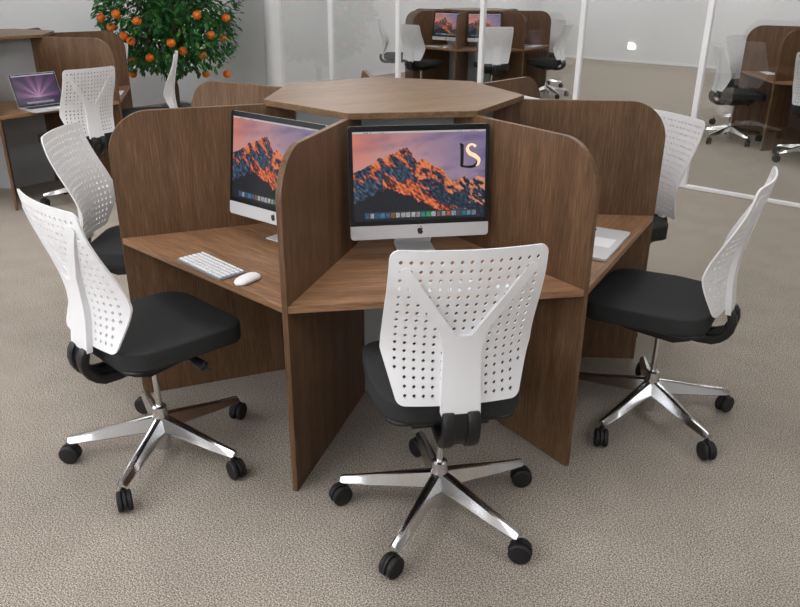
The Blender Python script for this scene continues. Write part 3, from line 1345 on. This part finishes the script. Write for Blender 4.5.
# ---------------------------------------------------------------- orange tree
TX, TY = -1.73, 6.62
tree = empty('orange_tree', (TX, TY, 0))
tag(tree, 'bushy orange tree with ripe fruit in the corner by the wall', 'tree')
CZ, CRX, CRZ = 1.46, .82, .84
bm = bmesh.new()
lathe(bm, [(0, 0), (.15, 0), (.16, .02), (.19, .22), (.20, .24), (.18, .24), (.175, .20)], 28)
obj('planter', bm, M['pot'], tree, True, angle=math.radians(35))
bm = bmesh.new()
lathe(bm, [(0, .19), (.172, .19), (.172, .205), (0, .21)], 24)
obj('soil', bm, M['soil'], tree)
rt = random.Random(11)
bm = bmesh.new()
tube(bm, [(0, 0, .19), (.01, .0, .45), (-.01, .01, .58), (0, 0, .70)], [.045, .038, .036, .034], 10)
tips = []
for i in range(9):
    a = i * TAU / 9 + rt.uniform(-.3, .3)
    el = rt.uniform(.35, 1.15)
    L = rt.uniform(.6, .85)
    d = Vector((math.cos(a) * math.cos(el), math.sin(a) * math.cos(el), math.sin(el)))
    p0 = Vector((0, 0, rt.uniform(.52, .70)))
    p1 = p0 + d * L * .5 + Vector((0, 0, .05))
    p2 = p0 + d * L + Vector((0, 0, .16))
    tube(bm, [p0, p1, p2], [.022, .014, .007], 7)
    for j in range(5):
        b = p0.lerp(p2, rt.uniform(.4, 1))
        dd = (d + Vector((rt.uniform(-1, 1), rt.uniform(-1, 1), rt.uniform(-.6, .8)))).normalized()
        tube(bm, [b, b + dd * .22, b + dd * .4 + Vector((0, 0, .03))], [.007, .005, .003], 5)
obj('trunk', bm, M['bark'], tree, True, angle=math.radians(40))


def crown_r(d):
    return 1 + .16 * noise.noise(d * 2.3 + Vector((3, 1, 7))) + .07 * noise.noise(d * 5.1)


bm = bmesh.new()
for i in range(9500):
    d = Vector((rt.gauss(0, 1), rt.gauss(0, 1), rt.gauss(0, 1))).normalized()
    rr = (rt.random() ** .42) * crown_r(d)
    sq = (abs(d.x) ** 3 + abs(d.y) ** 3 + abs(d.z) ** 3) ** (-1 / 3)
    rr *= .25 + .75 * sq
    p = Vector((d.x * CRX * rr, d.y * CRX * rr, CZ + d.z * CRZ * rr))
    if noise.noise(p * 3.2) < -.24:
        continue
    fwd = (d + Vector((rt.uniform(-1, 1), rt.uniform(-1, 1), rt.uniform(-1.1, .5))) * .9).normalized()
    side = fwd.cross(Vector((rt.uniform(-.5, .5), rt.uniform(-.5, .5), 1))).normalized()
    up = side.cross(fwd)
    L = rt.uniform(.058, .095)
    w = L * .27
    pts = [(0, 0, 0), (.3 * L, w, .06 * L), (.65 * L, w * .85, .02 * L), (L, 0, -.10 * L), (.65 * L, -w * .85, .02 * L), (.3 * L, -w, .06 * L)]
    v = [bm.verts.new(p + fwd * x + side * y + up * z) for x, y, z in pts]
    m1 = bm.verts.new(p + fwd * (.32 * L) - up * (.03 * L))
    m2 = bm.verts.new(p + fwd * (.66 * L) - up * (.04 * L))
    bm.faces.new((v[0], m1, v[1]))
    bm.faces.new((v[1], m1, m2, v[2]))
    bm.faces.new((v[2], m2, v[3]))
    bm.faces.new((v[0], v[5], m1))
    bm.faces.new((v[5], v[4], m2, m1))
    bm.faces.new((v[4], v[3], m2))
fo = obj('foliage', bm, M['leaf'], tree)
tag(fo, 'dense dark green leaves', kind='stuff')

# ---------------------------------------------------------------- camera
cam_d = bpy.data.cameras.new('camera')
cam = bpy.data.objects.new('camera', cam_d)
COL.objects.link(cam)
F, CX, CY, CZ_, YAW, PIT, ROLL = 757.036, -0.51822, -3.4022, 1.741566, 0.162578, 0.407875, 0.007179
cam_d.sensor_fit = 'HORIZONTAL'
cam_d.sensor_width = 36
cam_d.lens = F * 36 / 800
cam_d.clip_start = .05
fw = Vector((math.sin(YAW) * math.cos(PIT), math.cos(YAW) * math.cos(PIT), -math.sin(PIT)))
r0 = Vector((math.cos(YAW), -math.sin(YAW), 0))
u0 = r0.cross(fw)
rr_ = r0 * math.cos(ROLL) + u0 * math.sin(ROLL)
uu_ = -r0 * math.sin(ROLL) + u0 * math.cos(ROLL)
mt = Matrix((rr_, uu_, -fw)).transposed().to_4x4()
mt.translation = (CX, CY, CZ_)
cam.matrix_world = mt
S.camera = cam


SPOT_OBJ.location = (7.453, 13.379, 0.346)

# oranges hanging on the surface of the crown
bm = bmesh.new()
bmesh.ops.create_icosphere(bm, subdivisions=3, radius=.05)
for v in bm.verts:
    v.co.z *= .94
org = obj('orange', bm, M['orange'], tree, True)
FRUIT = [(-0.676, -0.432, 1.286),
         (-0.56, -0.54, 1.196),
         (-0.235, -0.763, 1.27),
         (-0.42, -0.613, 1.104),
         (-0.349, -0.626, 1.051),
         (-0.407, -0.313, 0.805),
         (-0.175, -0.545, 0.859),
         (0.096, -0.7, 1.033),
         (0.208, -0.608, 0.938),
         (0.41, -0.698, 1.329),
         (0.532, -0.519, 1.104),
         (0.41, -0.405, 0.863),
         (0.651, -0.289, 1.043),
         (0.709, -0.373, 1.281),
         (0.397, -0.058, 0.619),
         (0.651, -0.054, 0.615),
         (-0.451, -0.163, 0.641),
         (-0.465, -0.665, 1.338)]
for k, p in enumerate(FRUIT):
    o = org
    if k:
        o = org.copy()
        COL.objects.link(o)
        o.parent = tree
    o.location = p
for i in range(16):                       # fruit on the sides turned away and higher up
    a = rt.uniform(0, TAU)
    el = rt.uniform(-.5, .9)
    d = Vector((math.cos(a) * math.cos(el), math.sin(a) * math.cos(el), math.sin(el)))
    if d.y < -.3 and d.z < .3:
        continue
    o = org.copy()
    COL.objects.link(o)
    o.parent = tree
    o.location = (d.x * CRX, d.y * CRX, CZ + d.z * CRZ)

# ---------------------------------------------------------------- world and view
w = bpy.data.worlds.new('world')
S.world = w
w.use_nodes = True
w.node_tree.nodes['Background'].inputs[0].default_value = (.6, .65, .7, 1)
w.node_tree.nodes['Background'].inputs[1].default_value = .3
S.view_settings.view_transform = 'Standard'
S.view_settings.look = 'None'
S.view_settings.gamma = 1
S.view_settings.use_curve_mapping = False
S.view_settings.exposure = 0.6
